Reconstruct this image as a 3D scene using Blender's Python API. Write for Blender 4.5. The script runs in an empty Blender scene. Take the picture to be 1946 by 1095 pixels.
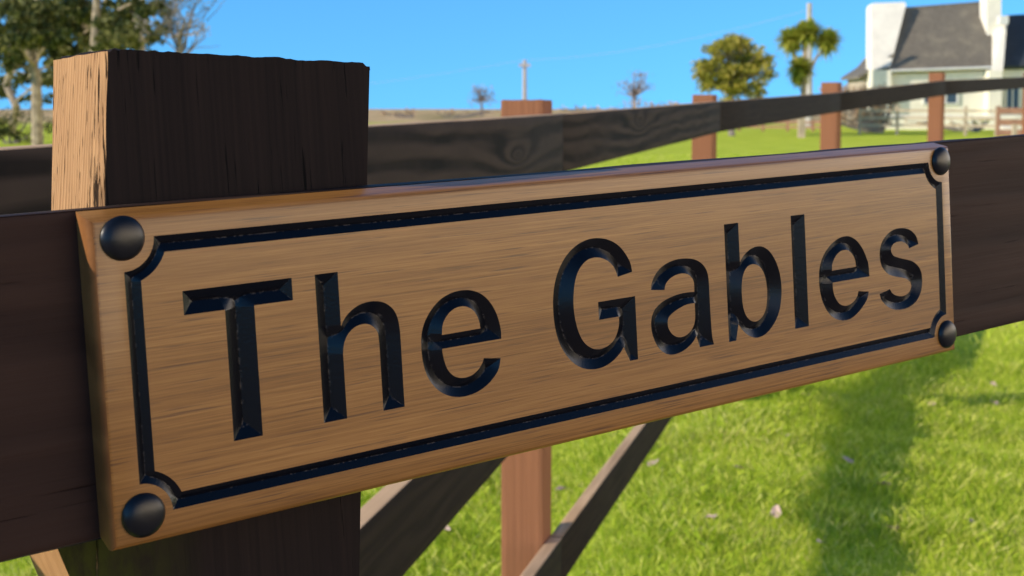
import bpy, bmesh, math, random
import numpy as np
from mathutils import Vector, Matrix, noise, geometry
R = math.radians
sc = bpy.context.scene
C = sc.collection
random.seed(4); rng = np.random.default_rng(4)

# ------------------------------------------------------------------ camera
CAMZ = 1.6
F, CX, CY = 2500.0, 973.0, 404.23           # lens and optical centre, in photo pixels
PITCH = R(4.3286)
cam_d = bpy.data.cameras.new('camera'); cam = bpy.data.objects.new('camera', cam_d); C.objects.link(cam)
cam.location = (0, 0, CAMZ); cam.rotation_euler = (math.pi/2 - PITCH, 0, 0)
cam_d.sensor_width = 36; cam_d.lens = F/1946*36
cam_d.shift_y = -(547.5-CY)/1946
cam_d.clip_start = .05; cam_d.clip_end = 3000
cam_d.dof.use_dof = True; cam_d.dof.focus_distance = .76; cam_d.dof.aperture_fstop = 18
sc.camera = cam
# ------------------------------------------------------------------ sky and sun
SUN_EL, SH = R(21), Vector((-.92, -.39, 0)).normalized()   # SH: horizontal direction to the sun
sund = Vector((SH.x*math.cos(SUN_EL), SH.y*math.cos(SUN_EL), math.sin(SUN_EL)))
SKY_TINT = (.56, 1.22, 1.55, 1); FILL_GLOW = (52, 37.5, 19, 1)
w = bpy.data.worlds.new('World'); sc.world = w; w.use_nodes = True
nt = w.node_tree; bg = nt.nodes['Background']
sky = nt.nodes.new('ShaderNodeTexSky'); sky.sky_type = 'NISHITA'; sky.sun_disc = False
sky.sun_elevation = SUN_EL; sky.sun_rotation = math.atan2(SH.x, SH.y)
sky.air_density = 1.0; sky.dust_density = .3; sky.ozone_density = 3.0
def wn(t, **k):
    n = nt.nodes.new('ShaderNode'+t)
    for a_, b_ in k.items(): setattr(n, a_, b_)
    return n
tcw = wn('TexCoord'); sep = wn('SeparateXYZ'); nt.links.new(tcw.outputs['Generated'], sep.inputs[0])
up = wn('Math', operation='MAXIMUM'); nt.links.new(sep.outputs[2], up.inputs[0]); up.inputs[1].default_value = -.05
up2 = wn('Math', operation='ADD'); nt.links.new(up.outputs[0], up2.inputs[0]); up2.inputs[1].default_value = .20
cmb = wn('CombineXYZ'); nt.links.new(sep.outputs[0], cmb.inputs[0]); nt.links.new(sep.outputs[1], cmb.inputs[1]); nt.links.new(up2.outputs[0], cmb.inputs[2])
nrm_ = wn('VectorMath', operation='NORMALIZE'); nt.links.new(cmb.outputs[0], nrm_.inputs[0]); nt.links.new(nrm_.outputs[0], sky.inputs[0])
tint = wn('Mix', data_type='RGBA', blend_type='MULTIPLY'); tint.inputs[0].default_value = 1
nt.links.new(sky.outputs[0], tint.inputs[6]); tint.inputs[7].default_value = SKY_TINT
# added cloud-like fill glow low on the right, out of view, lighting the sign
dt = wn('VectorMath', operation='DOT_PRODUCT'); nt.links.new(tcw.outputs['Generated'], dt.inputs[0]); dt.inputs[1].default_value = (.99, -.14, 0)
my = wn('Math', operation='MULTIPLY_ADD'); nt.links.new(dt.outputs['Value'], my.inputs[0]); my.inputs[1].default_value = 3.0; my.inputs[2].default_value = -1.5; my.use_clamp = True
mz = wn('Math', operation='MULTIPLY_ADD'); nt.links.new(sep.outputs[2], mz.inputs[0]); mz.inputs[1].default_value = -2.6; mz.inputs[2].default_value = 1.25; mz.use_clamp = True
nz = wn('TexNoise'); nz.inputs['Scale'].default_value = 3; nz.inputs['Detail'].default_value = 5; nt.links.new(tcw.outputs['Generated'], nz.inputs['Vector'])
m1 = wn('Math', operation='MULTIPLY'); nt.links.new(my.outputs[0], m1.inputs[0]); nt.links.new(mz.outputs[0], m1.inputs[1])
m2 = wn('Math', operation='MULTIPLY'); nt.links.new(m1.outputs[0], m2.inputs[0]); nt.links.new(nz.outputs['Fac'], m2.inputs[1])
cl_ = wn('Mix', data_type='RGBA', blend_type='ADD'); nt.links.new(m2.outputs[0], cl_.inputs[0]); nt.links.new(tint.outputs[2], cl_.inputs[6]); cl_.inputs[7].default_value = FILL_GLOW
# the sky darkens towards the zenith
zd = wn('Math', operation='MULTIPLY_ADD'); nt.links.new(sep.outputs[2], zd.inputs[0]); zd.inputs[1].default_value = -1.1; zd.inputs[2].default_value = 1.3; zd.use_clamp = True
zc = wn('Math', operation='MAXIMUM'); nt.links.new(zd.outputs[0], zc.inputs[0]); zc.inputs[1].default_value = .5
zm = wn('VectorMath', operation='SCALE'); nt.links.new(cl_.outputs[2], zm.inputs[0]); nt.links.new(zc.outputs[0], zm.inputs['Scale'])
nt.links.new(zm.outputs[0], bg.inputs[0])
bg.inputs[1].default_value = .12
sl = bpy.data.lights.new('sun', 'SUN'); sl.energy = 3.6; sl.angle = R(.55); sl.color = (1, .86, .68)
so = bpy.data.objects.new('sun', sl); C.objects.link(so)
so.rotation_euler = sund.to_track_quat('Z', 'Y').to_euler()
sc.view_settings.view_transform = 'Standard'; sc.view_settings.look = 'None'
sc.view_settings.exposure = .55; sc.view_settings.gamma = 1

# ------------------------------------------------------------------ helpers
def ray(px, py):
    x, y, z = (px-CX)/F, -(py-CY)/F, 1.0
    c, s = math.cos(PITCH), math.sin(PITCH)
    return Vector((x, z*c+y*s, -z*s+y*c))
def PW(px, py, Y):                       # the world point seen at a pixel, Y metres ahead
    r = ray(px, py); return Vector((r.x*Y/r.y, Y, CAMZ + r.z*Y/r.y))
def tag(o, label=None, cat=None, group=None, kind=None):
    for k, v in (('label', label), ('category', cat), ('group', group), ('kind', kind)):
        if v: o[k] = v
    return o
def empty(name, loc, label, cat, group=None, M=None):
    o = bpy.data.objects.new(name, None); C.objects.link(o); o.empty_display_size = .1
    o.matrix_basis = M if M is not None else Matrix.Translation(Vector(loc))
    tag(o, label, cat, group); return o
def wm(o):
    return (wm(o.parent) @ o.matrix_basis) if o.parent else o.matrix_basis.copy()
def link(name, me, mats, parent=None, M=None, world=True):
    o = bpy.data.objects.new(name, me); C.objects.link(o)
    for m in (mats if isinstance(mats, (list, tuple)) else [mats]): me.materials.append(m)
    M = M if M is not None else Matrix.Identity(4)
    if parent:
        o.parent = parent
        o.matrix_basis = wm(parent).inverted() @ M if world else M
    else: o.matrix_basis = M
    return o
def mesh_np(name, V, Fc, smooth=False):
    me = bpy.data.meshes.new(name); me.from_pydata([tuple(v) for v in V], [], [tuple(f) for f in Fc]); me.update()
    if smooth: me.polygons.foreach_set('use_smooth', [True]*len(me.polygons))
    return me
def tris_np(name, V, n):                 # V: (k*n,3) array, k faces of n corners each
    me = bpy.data.meshes.new(name); k = len(V)//n
    me.vertices.add(len(V)); me.vertices.foreach_set('co', np.asarray(V, np.float32).ravel())
    me.loops.add(len(V)); me.loops.foreach_set('vertex_index', np.arange(len(V), dtype=np.int32))
    me.polygons.add(k); me.polygons.foreach_set('loop_start', np.arange(0, len(V), n, dtype=np.int32))
    me.polygons.foreach_set('loop_total', np.full(k, n, np.int32)); me.update(); return me
def bm_mesh(bm, name='m', smooth=False):
    bmesh.ops.recalc_face_normals(bm, faces=bm.faces)
    me = bpy.data.meshes.new(name); bm.to_mesh(me); bm.free()
    if smooth:
        me.polygons.foreach_set('use_smooth', [True]*len(me.polygons)); me.set_sharp_from_angle(angle=R(35))
    return me
def hexa(pts, bev=0., cuts=0, rough=0., seed=0, name='m'):
    """a six-sided solid from 8 corners (4 below, 4 above, same order)"""
    bm = bmesh.new(); v = [bm.verts.new(p) for p in pts]
    for f in ((3,2,1,0), (4,5,6,7), (0,1,5,4), (1,2,6,5), (2,3,7,6), (3,0,4,7)): bm.faces.new([v[i] for i in f])
    if cuts:
        bmesh.ops.subdivide_edges(bm, edges=bm.edges[:], cuts=cuts, use_grid_fill=True)
    if bev:
        eds = [e for e in bm.edges if len(e.link_faces) == 2 and e.calc_face_angle() > .5]
        bmesh.ops.bevel(bm, geom=eds, offset=bev, segments=2, affect='EDGES', profile=.5)
    if rough:
        for q in bm.verts:
            n = noise.noise_vector(q.co*35 + Vector((seed, 0, 0)))
            q.co += n*rough
    return bm_mesh(bm, name, True)
def box(lo, hi, **k):
    (a, b, c), (d, e, f) = lo, hi
    return hexa([(a,b,c),(d,b,c),(d,e,c),(a,e,c),(a,b,f),(d,b,f),(d,e,f),(a,e,f)], **k)
def tube(bm, pts, rad, seg=8):
    pts = [Vector(p) for p in pts]; rings = []
    for i, p in enumerate(pts):
        t = (pts[min(i+1, len(pts)-1)] - pts[max(i-1, 0)]).normalized()
        a = t.cross(Vector((.3, .9, .1))).normalized(); b = t.cross(a)
        r = rad[i] if isinstance(rad, (list, tuple)) else rad
        rings.append([bm.verts.new(p + (a*math.cos(2*math.pi*k/seg)+b*math.sin(2*math.pi*k/seg))*r) for k in range(seg)])
    for i in range(len(rings)-1):
        for k in range(seg): bm.faces.new((rings[i][k], rings[i][(k+1)%seg], rings[i+1][(k+1)%seg], rings[i+1][k]))
    bm.faces.new(rings[0][::-1]); bm.faces.new(rings[-1])

# ------------------------------------------------------------------ materials
def mat(name):
    m = bpy.data.materials.new(name); m.use_nodes = True
    return m, m.node_tree, m.node_tree.nodes['Principled BSDF']
def N(nt, t, **k):
    n = nt.nodes.new('ShaderNode'+t)
    for a, b in k.items():
        if a in n.inputs: n.inputs[a].default_value = b
        else: setattr(n, a, b)
    return n
def ramp(nt, stops, fac):
    r = nt.nodes.new('ShaderNodeValToRGB'); e = r.color_ramp.elements
    while len(e) < len(stops): e.new(.5)
    for i, (p, c) in enumerate(stops):
        e[i].position = p; e[i].color = (*c, 1) if len(c) == 3 else c
    nt.links.new(fac, r.inputs[0]); return r.outputs[0]
def coords(nt, scale, loc=(0,0,0)):
    tc = N(nt, 'TexCoord'); mp = N(nt, 'Mapping'); mp.inputs['Scale'].default_value = scale; mp.inputs['Location'].default_value = loc
    nt.links.new(tc.outputs['Object'], mp.inputs[0]); return mp.outputs[0]
def noise_n(nt, vec, scale=1., detail=4., rough=.6, dist=0.):
    n = N(nt, 'TexNoise'); n.inputs['Scale'].default_value = scale; n.inputs['Detail'].default_value = detail
    n.inputs['Roughness'].default_value = rough; n.inputs['Distortion'].default_value = dist
    nt.links.new(vec, n.inputs['Vector']); return n.outputs['Fac']
def math_n(nt, op, a, b=None, c=None):
    n = N(nt, 'Math'); n.operation = op
    for i, x in enumerate((a, b, c)):
        if x is None: continue
        if hasattr(x, 'is_linked'): nt.links.new(x, n.inputs[i])
        else: n.inputs[i].default_value = x
    return n.outputs[0]
def mixc(nt, fac, a, b, blend='MIX'):
    n = N(nt, 'Mix'); n.data_type = 'RGBA'; n.blend_type = blend
    for s, x in ((n.inputs[0], fac), (n.inputs[6], a), (n.inputs[7], b)):
        if hasattr(x, 'is_linked'): nt.links.new(x, s)
        elif isinstance(x, (int, float)): s.default_value = x
        else: s.default_value = (*x, 1)
    return n.outputs[2]
def bump(nt, h, strength, dist, prev=None):
    b = N(nt, 'Bump'); b.inputs['Strength'].default_value = strength; b.inputs['Distance'].default_value = dist
    nt.links.new(h, b.inputs['Height'])
    if prev: nt.links.new(prev, b.inputs['Normal'])
    return b.outputs[0]

def timber(name, light, dark, grain='x', fine=1., rough=.75, bstr=.5, bdist=.001, rings=None, moss=None, spec=.12, bw=.4, cracks=False):
    """sawn timber: fibres along one axis, growth rings meandering across it"""
    m, nt, p = mat(name)
    L = {'x': (3, 160, 160), 'z': (160, 160, 3)}[grain]
    v1 = coords(nt, tuple(s*fine for s in L)); f1 = noise_n(nt, v1, 1, 5, .65)
    L2 = {'x': (1.6, 14, 14), 'z': (10, 10, .8)}[grain]
    f2 = noise_n(nt, coords(nt, L2, (3, 1, 7)), 1, 3, .5, .4)
    tc = N(nt, 'TexCoord'); sx = N(nt, 'SeparateXYZ'); nt.links.new(tc.outputs['Object'], sx.inputs[0])
    cr = sx.outputs[2] if grain == 'x' else math_n(nt, 'ADD', sx.outputs[0], sx.outputs[1])
    fq, ds = (55., 9.) if grain == 'x' else (520., 12.)
    band = math_n(nt, 'SINE', math_n(nt, 'MULTIPLY', math_n(nt, 'ADD', math_n(nt, 'MULTIPLY', cr, fq), math_n(nt, 'MULTIPLY', f2, ds)), 6.28*.5))
    if rings:                              # a knot with the grain flowing round it
        kx, kz, s = rings
        cb = N(nt, 'CombineXYZ'); nt.links.new(math_n(nt, 'MULTIPLY', math_n(nt, 'SUBTRACT', sx.outputs[0], kx), 1/(s*4.0)), cb.inputs[0])
        nt.links.new(math_n(nt, 'MULTIPLY', math_n(nt, 'SUBTRACT', sx.outputs[2], kz), 1/s), cb.inputs[1])
        ln = N(nt, 'VectorMath'); ln.operation = 'LENGTH'; nt.links.new(cb.outputs[0], ln.inputs[0])
        k = math_n(nt, 'DIVIDE', 3.2, math_n(nt, 'ADD', ln.outputs['Value'], .55))
        band = math_n(nt, 'SINE', math_n(nt, 'MULTIPLY', math_n(nt, 'ADD', math_n(nt, 'MULTIPLY', cr, 26), math_n(nt, 'ADD', math_n(nt, 'MULTIPLY', f2, 2.2), k)), 6.28*.8))
    h = math_n(nt, 'ADD', math_n(nt, 'MULTIPLY', f1, 1-bw), math_n(nt, 'MULTIPLY', math_n(nt, 'MULTIPLY_ADD', band, .5, .5), bw))
    col = ramp(nt, [(.22, dark), (.72, light)], h)
    big = noise_n(nt, coords(nt, (4, 4, 4), (9, 2, 1)), 1, 4, .6)
    col = mixc(nt, ramp(nt, [(.35, (0,0,0)), (.75, (1,1,1))], big), col, tuple(.55*a+.45*b for a, b in zip(light, dark)))
    if cracks:                             # weather checks opened along the grain
        ck = noise_n(nt, coords(nt, (420, 420, 14) if grain == 'z' else (9, 300, 300), (2, 6, 1)), 1, 3, .6)
        ck = ramp(nt, [(.63, (0,0,0)), (.69, (1,1,1))] if grain == 'z' else [(.67, (0,0,0)), (.76, (.7,.7,.7))], math_n(nt, 'ADD', ck, math_n(nt, 'MULTIPLY', math_n(nt, 'LESS_THAN', sx.outputs[1], cracks), .07)))
        col = mixc(nt, ck, col, tuple(c*.12 for c in dark)); h = math_n(nt, 'SUBTRACT', h, math_n(nt, 'MULTIPLY', ck, .8))
    if moss:
        mz = noise_n(nt, coords(nt, (90, 90, 40)), 1, 5, .7)
        mk = math_n(nt, 'MULTIPLY', ramp(nt, [(.28, (0,0,0)), (.55, (1,1,1))], mz), ramp(nt, [(0, (1,1,1)), (1, (0,0,0))], math_n(nt, 'MULTIPLY_ADD', sx.outputs[2], 25, -moss*25)))
        mk = math_n(nt, 'MULTIPLY', mk, ramp(nt, [(0, (1,1,1)), (1, (0,0,0))], math_n(nt, 'MULTIPLY_ADD', sx.outputs[0], 18, .15)))
        col = mixc(nt, mk, col, (.035, .04, .006))
    nt.links.new(col, p.inputs['Base Color']); p.inputs['Roughness'].default_value = rough
    p.inputs['Specular IOR Level'].default_value = spec
    nt.links.new(bump(nt, h, bstr, bdist), p.inputs['Normal'])
    return m
def plain(name, col, rough=.7, var=.25, scale=8, metallic=0., bstr=.2, bdist=.01, spec=.4):
    m, nt, p = mat(name)
    n = noise_n(nt, coords(nt, (scale,)*3), 1, 5, .6)
    c = ramp(nt, [(.3, tuple(x*(1-var) for x in col)), (.7, tuple(min(1, x*(1+var)) for x in col))], n)
    nt.links.new(c, p.inputs['Base Color']); p.inputs['Roughness'].default_value = rough; p.inputs['Metallic'].default_value = metallic
    p.inputs['Specular IOR Level'].default_value = spec
    nt.links.new(bump(nt, n, bstr, bdist), p.inputs['Normal']); return m

# the varnished hardwood of the sign: long fine fibres, short dark pores, broad soft streaks
def sign_wood():
    m, nt, p = mat('sign_hardwood')
    a = noise_n(nt, coords(nt, (9, 400, 820)), 1, 4, .8)
    b = noise_n(nt, coords(nt, (2.2, 60, 95), (4, 0, 2)), 1, 5, .6, .6)
    pore = noise_n(nt, coords(nt, (20, 600, 760), (1, 1, 1)), 1, 3, .5)
    big = noise_n(nt, coords(nt, (3, 9, 22), (7, 0, 5)), 1, 3, .5)
    h = math_n(nt, 'ADD', math_n(nt, 'MULTIPLY', a, .68), math_n(nt, 'MULTIPLY', b, .32))
    col = ramp(nt, [(.3, (.085, .031, .006)), (.49, (.285, .121, .024)), (.66, (.45, .215, .056))], h)
    col = mixc(nt, ramp(nt, [(.38, (0,0,0)), (.75, (.5,.5,.5))], big), col, (.20, .08, .016))
    col = mixc(nt, ramp(nt, [(.585, (0,0,0)), (.69, (.75,.75,.75))], pore), col, (.09, .035, .014))
    nt.links.new(col, p.inputs['Base Color'])
    p.inputs['Roughness'].default_value = .42; p.inputs['Specular IOR Level'].default_value = .35
    p.inputs['Coat Weight'].default_value = .4; p.inputs['Coat Roughness'].default_value = .2
    nt.links.new(bump(nt, math_n(nt, 'SUBTRACT', h, math_n(nt, 'MULTIPLY', pore, .4)), .35, .0004), p.inputs['Normal'])
    return m
def carve_paint():
    m, nt, p = mat('carved_black_paint')
    n = noise_n(nt, coords(nt, (600, 600, 600)), 1, 4, .6)
    at = N(nt, 'Attribute'); at.attribute_name = 'ridge'
    n2 = noise_n(nt, coords(nt, (260, 260, 260), (3, 3, 3)), 1, 5, .7)
    wear = math_n(nt, 'MULTIPLY', ramp(nt, [(.88, (0,0,0)), (.98, (1,1,1))], at.outputs['Fac']), ramp(nt, [(.50, (0,0,0)), (.64, (1,1,1))], n2))
    col = mixc(nt, ramp(nt, [(.0, (0,0,0)), (1, (.75,.75,.75))], wear), (.0012, .0020, .0055), (.10, .085, .075))
    nt.links.new(col, p.inputs['Base Color']); p.inputs['Roughness'].default_value = .22
    p.inputs['Specular IOR Level'].default_value = .36
    nt.links.new(bump(nt, n, .16, .0005), p.inputs['Normal']); return m
M_sign = sign_wood(); M_paint = carve_paint()
M_cap = plain('black_plastic', (.003, .004, .008), .33, .3, 300, bstr=.12, bdist=.0004, spec=.42)
M_rail = timber('dark_stained_rail', (.044, .023, .017), (.018, .009, .008), 'x', rough=.66, bstr=.7, bdist=.0014, cracks=-10)
M_railtop = timber('sunlit_rail_top', (.20, .17, .13), (.07, .06, .05), 'x', rough=.8, bstr=.5, bdist=.001)  # lighter copy of the rail wood: sunlight on the top put into colour
M_postfront = timber('shaded_post_face', (.022, .014, .012), (.008, .006, .006), 'z', rough=.85, bstr=.5, bdist=.0008, moss=-.12, spec=.15, bw=.08, cracks=-10)  # post wood with the shade on its face put into the colour
M_postside = timber('sunlit_brown_post_side', (.52, .30, .15), (.26, .13, .06), 'z', rough=.8, bstr=.9, bdist=.003)  # lighter copy of the post wood for the brace's sunlit side
M_brail = timber('background_rail_dark', (.026, .018, .016), (.009, .006, .007), 'x', fine=.5, rough=.8, bstr=.4, bdist=.002)
M_brailk = timber('background_rail_knotted', (.062, .050, .046), (.016, .013, .014), 'x', fine=.5, rough=.75, bstr=.4, bdist=.002, rings=(0, 0, .03))
M_brtop = timber('background_rail_sunlit_top', (.74, .50, .30), (.44, .28, .16), 'x', fine=.5, rough=.85, bstr=.4, bdist=.002)  # rail tops painted far lighter than their faces to look sunlit
M_bpost = timber('red_brown_post', (.36, .155, .080), (.15, .062, .034), 'z', fine=.6, rough=.8, bstr=.6, bdist=.003, bw=.3)

# ------------------------------------------------------------------ ground
gy = [-40, 7, 14.5, 20, 35, 60, 90, 130, 220, 1600]; gzv = [0, 0, .27, .43, .62, .90, 1.30, 2.0, 2.05, 2.0]
def gz(x, y):
    z = float(np.interp(y, gy, gzv)) - .25*float(np.interp(x-.25*y, [-.3, .9, 6, 12], [0, 1, 1, 0])*np.interp(y, [3.4, 4.6, 9, 14, 24], [0, .3, 1, 1, 0]))
    return z + .03*noise.noise(Vector((x*.25, y*.25, 0))) * min(1, max(0, (y-1)/4))
xs = np.concatenate([-np.geomspace(1200, 12, 26), np.linspace(-11, 11, 67), np.geomspace(12, 1200, 26)])
ys = np.concatenate([np.linspace(-40, -2, 8), np.linspace(-1, 14, 60), np.geomspace(14.4, 1600, 60)])
Vg = [(x, y, gz(x, y)) for y in ys for x in xs]; nx = len(xs)
Fg = [(j*nx+i, j*nx+i+1, (j+1)*nx+i+1, (j+1)*nx+i) for j in range(len(ys)-1) for i in range(nx-1)]
def ground_mat():
    m, nt, p = mat('grass_ground')
    n1 = noise_n(nt, coords(nt, (1.2, 1.2, 1.2)), 1, 6, .65); n2 = noise_n(nt, coords(nt, (22, 22, 22)), 1, 5, .7)
    g = ramp(nt, [(.3, (.28, .38, .025)), (.5, (.54, .64, .05)), (.72, (.70, .70, .12))], math_n(nt, 'ADD', math_n(nt, 'MULTIPLY', n1, .5), math_n(nt, 'MULTIPLY', n2, .5)))
    tc = N(nt, 'TexCoord'); sx = N(nt, 'SeparateXYZ'); nt.links.new(tc.outputs['Object'], sx.inputs[0])
    far = ramp(nt, [(.0, (0,0,0)), (1, (1,1,1))], math_n(nt, 'MULTIPLY_ADD', sx.outputs[1], 1/14, -64/14))
    n3 = noise_n(nt, coords(nt, (.25, .05, .2)), 1, 5, .6)
    dry = ramp(nt, [(.35, (.34, .28, .11)), (.55, (.66, .46, .25)), (.7, (.46, .42, .15))], n3)
    nt.links.new(mixc(nt, far, g, dry), p.inputs['Base Color']); p.inputs['Roughness'].default_value = .95
    p.inputs['Specular IOR Level'].default_value = .1
    nt.links.new(bump(nt, n2, .6, .03), p.inputs['Normal']); return m
tag(link('ground', mesh_np('ground', Vg, Fg, True), ground_mat()), kind='structure')

# unseen ground added on the viewer's side to bounce warm light onto the sign
dv = []
for d_, n_ in ((-14, .12), (30, .12), (30, 22), (-14, 22)):
    dv.append((-.17+.8*d_+.6*n_, .57+.6*d_-.8*n_, .045))
me = hexa([(x, y, -.3) for x, y, z in dv]+dv)
tag(link('bounce_ground', me, plain('bounce_gravel', (.24, .19, .15), .95, .35, 30, bstr=.8, bdist=.02)), kind='structure')
# grass blades where the lawn is seen close to
def leaf_mat(name, cols, trans=.35, scale=.6):
    m, nt, p = mat(name)
    gm = N(nt, 'NewGeometry'); n = noise_n(nt, coords(nt, (scale,)*3), 1, 3, .6)
    f = math_n(nt, 'ADD', math_n(nt, 'MULTIPLY', gm.outputs['Random Per Island'], .55), math_n(nt, 'MULTIPLY', n, .5))
    k = len(cols)-1
    c = ramp(nt, [(.15+.7*i/k, cc) for i, cc in enumerate(cols)], f)
    nt.links.new(c, p.inputs['Base Color']); p.inputs['Roughness'].default_value = .6; p.inputs['Specular IOR Level'].default_value = .2
    tr = N(nt, 'BsdfTranslucent'); nt.links.new(c, tr.inputs[0])
    mx = N(nt, 'MixShader'); mx.inputs[0].default_value = trans
    nt.links.new(p.outputs[0], mx.inputs[1]); nt.links.new(tr.outputs[0], mx.inputs[2])
    nt.links.new(mx.outputs[0], nt.nodes['Material Output'].inputs[0]); return m
def blades(n, x0, x1, y0, y1, h0, h1, wd, keep):
    y = y0 + (y1-y0)*rng.random(n)**1.15; x = x0 + (x1-x0)*rng.random(n)
    k = keep(x, y); x, y = x[k], y[k]; n = len(x)
    z = np.array([gz(a, b) for a, b in zip(x, y)]) - .004
    cl = np.array([noise.noise(Vector((a*2.3, b*2.3, 5))) for a, b in zip(x, y)])
    h = (h0 + (h1-h0)*rng.random(n))*(1 + .9*cl); th = rng.random(n)*2*math.pi; ln = rng.normal(0, .45, (n, 2))*h[:, None]
    dx, dy = np.cos(th)*wd, np.sin(th)*wd
    V = np.empty((n, 4, 3))
    V[:, 0] = np.stack([x-dx, y-dy, z], 1); V[:, 1] = np.stack([x+dx, y+dy, z], 1)
    V[:, 2] = np.stack([x+dx*.5+ln[:, 0]*.9, y+dy*.5+ln[:, 1]*.9, z+h*.8], 1)
    V[:, 3] = np.stack([x-dx*.3+ln[:, 0]*1.25, y-dy*.3+ln[:, 1]*1.25, z+h], 1)
    return V.reshape(-1, 3)
near = lambda x, y: (x > -.45*y-.3) & (x < .47*y+.3)
Vb = np.concatenate([blades(330000, -4, 4.6, 3.2, 9.5, .025, .06, .0022, near),
                     blades(90000, -9, 14, 9, 32, .03, .06, .006, near)])
M_grass = leaf_mat('grass_blades', [(.13, .24, .016), (.42, .58, .035), (.68, .76, .09), (.90, .82, .34)], .5, .9)
tag(link('grass', tris_np('grass', Vb, 4), M_grass), label='short bright green lawn grass behind the fences', cat='grass', kind='stuff')

# fallen leaves
M_leaf = plain('dead_leaf', (.55, .40, .33), .6, .3, 60)
def dead_leaf_mesh(seed):
    r = random.Random(seed); bm = bmesh.new(); c = bm.verts.new((0, 0, .006)); ring = []
    for k in range(9):
        a = 2*math.pi*k/9; q = (.030 if k % 3 else .042)*r.uniform(.8, 1.15)
        ring.append(bm.verts.new((math.cos(a)*q*1.3, math.sin(a)*q*.7, .012*r.random()+.010*abs(math.sin(a)))))
    for k in range(9): bm.faces.new((c, ring[k], ring[(k+1) % 9]))
    me = bm_mesh(bm, 'fallen_leaf', True); return me
leaf_me = [dead_leaf_mesh(i) for i in range(4)]
for me in leaf_me: me.materials.append(M_leaf)
for i, (px, py) in enumerate([(1612,882),(1677,925),(1404,914),(1475,998),(1889,690),(1890,723),(1698,1014),(1530,760),(925,938),(842,1028),(1069,955),(1262,795),(1772,742),(1500,845),(1560,1050),(1350,1010),(1240,905),(1842,985)]):
    r = ray(px, py); t = -CAMZ/r.z; p = Vector((0,0,CAMZ)) + r*t
    o = bpy.data.objects.new('fallen_leaf', leaf_me[i % 4]); C.objects.link(o)
    o.location = (p.x, p.y, gz(p.x, p.y)+.035); o.rotation_euler = (random.uniform(-.5,.5), random.uniform(-.5,.5), random.uniform(0, 6.3))
    s = random.uniform(.55, .95); o.scale = (s,)*3
    tag(o, 'small pale dead leaf lying on the green lawn', 'leaf', 'fallen leaves scattered on the lawn')

# ------------------------------------------------------------------ sign and front fence frame
D = Vector((.79797224, .60166199, .03525839)).normalized(); U = Vector((-.05434085, .01356151, .99843035)); U = (U-D*U.dot(D)).normalized()
NN = D.cross(U)                                        # towards the viewer
P0 = Vector((0,0,CAMZ)) + ray(236, 521)*.585
SF = Matrix(((D.x, -NN.x, U.x, P0.x), (D.y, -NN.y, U.y, P0.y), (D.z, -NN.z, U.z, P0.z), (0, 0, 0, 1)))
def uv(px, py, t=0.):                                  # a pixel onto the sign's plane (t metres behind its face)
    Q = P0 - NN*t; r = ray(px, py); o = Vector((0,0,CAMZ))
    q = o + r*((Q-o).dot(NN)/r.dot(NN)); return np.array([(q-P0).dot(D), (q-P0).dot(U)])

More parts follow.
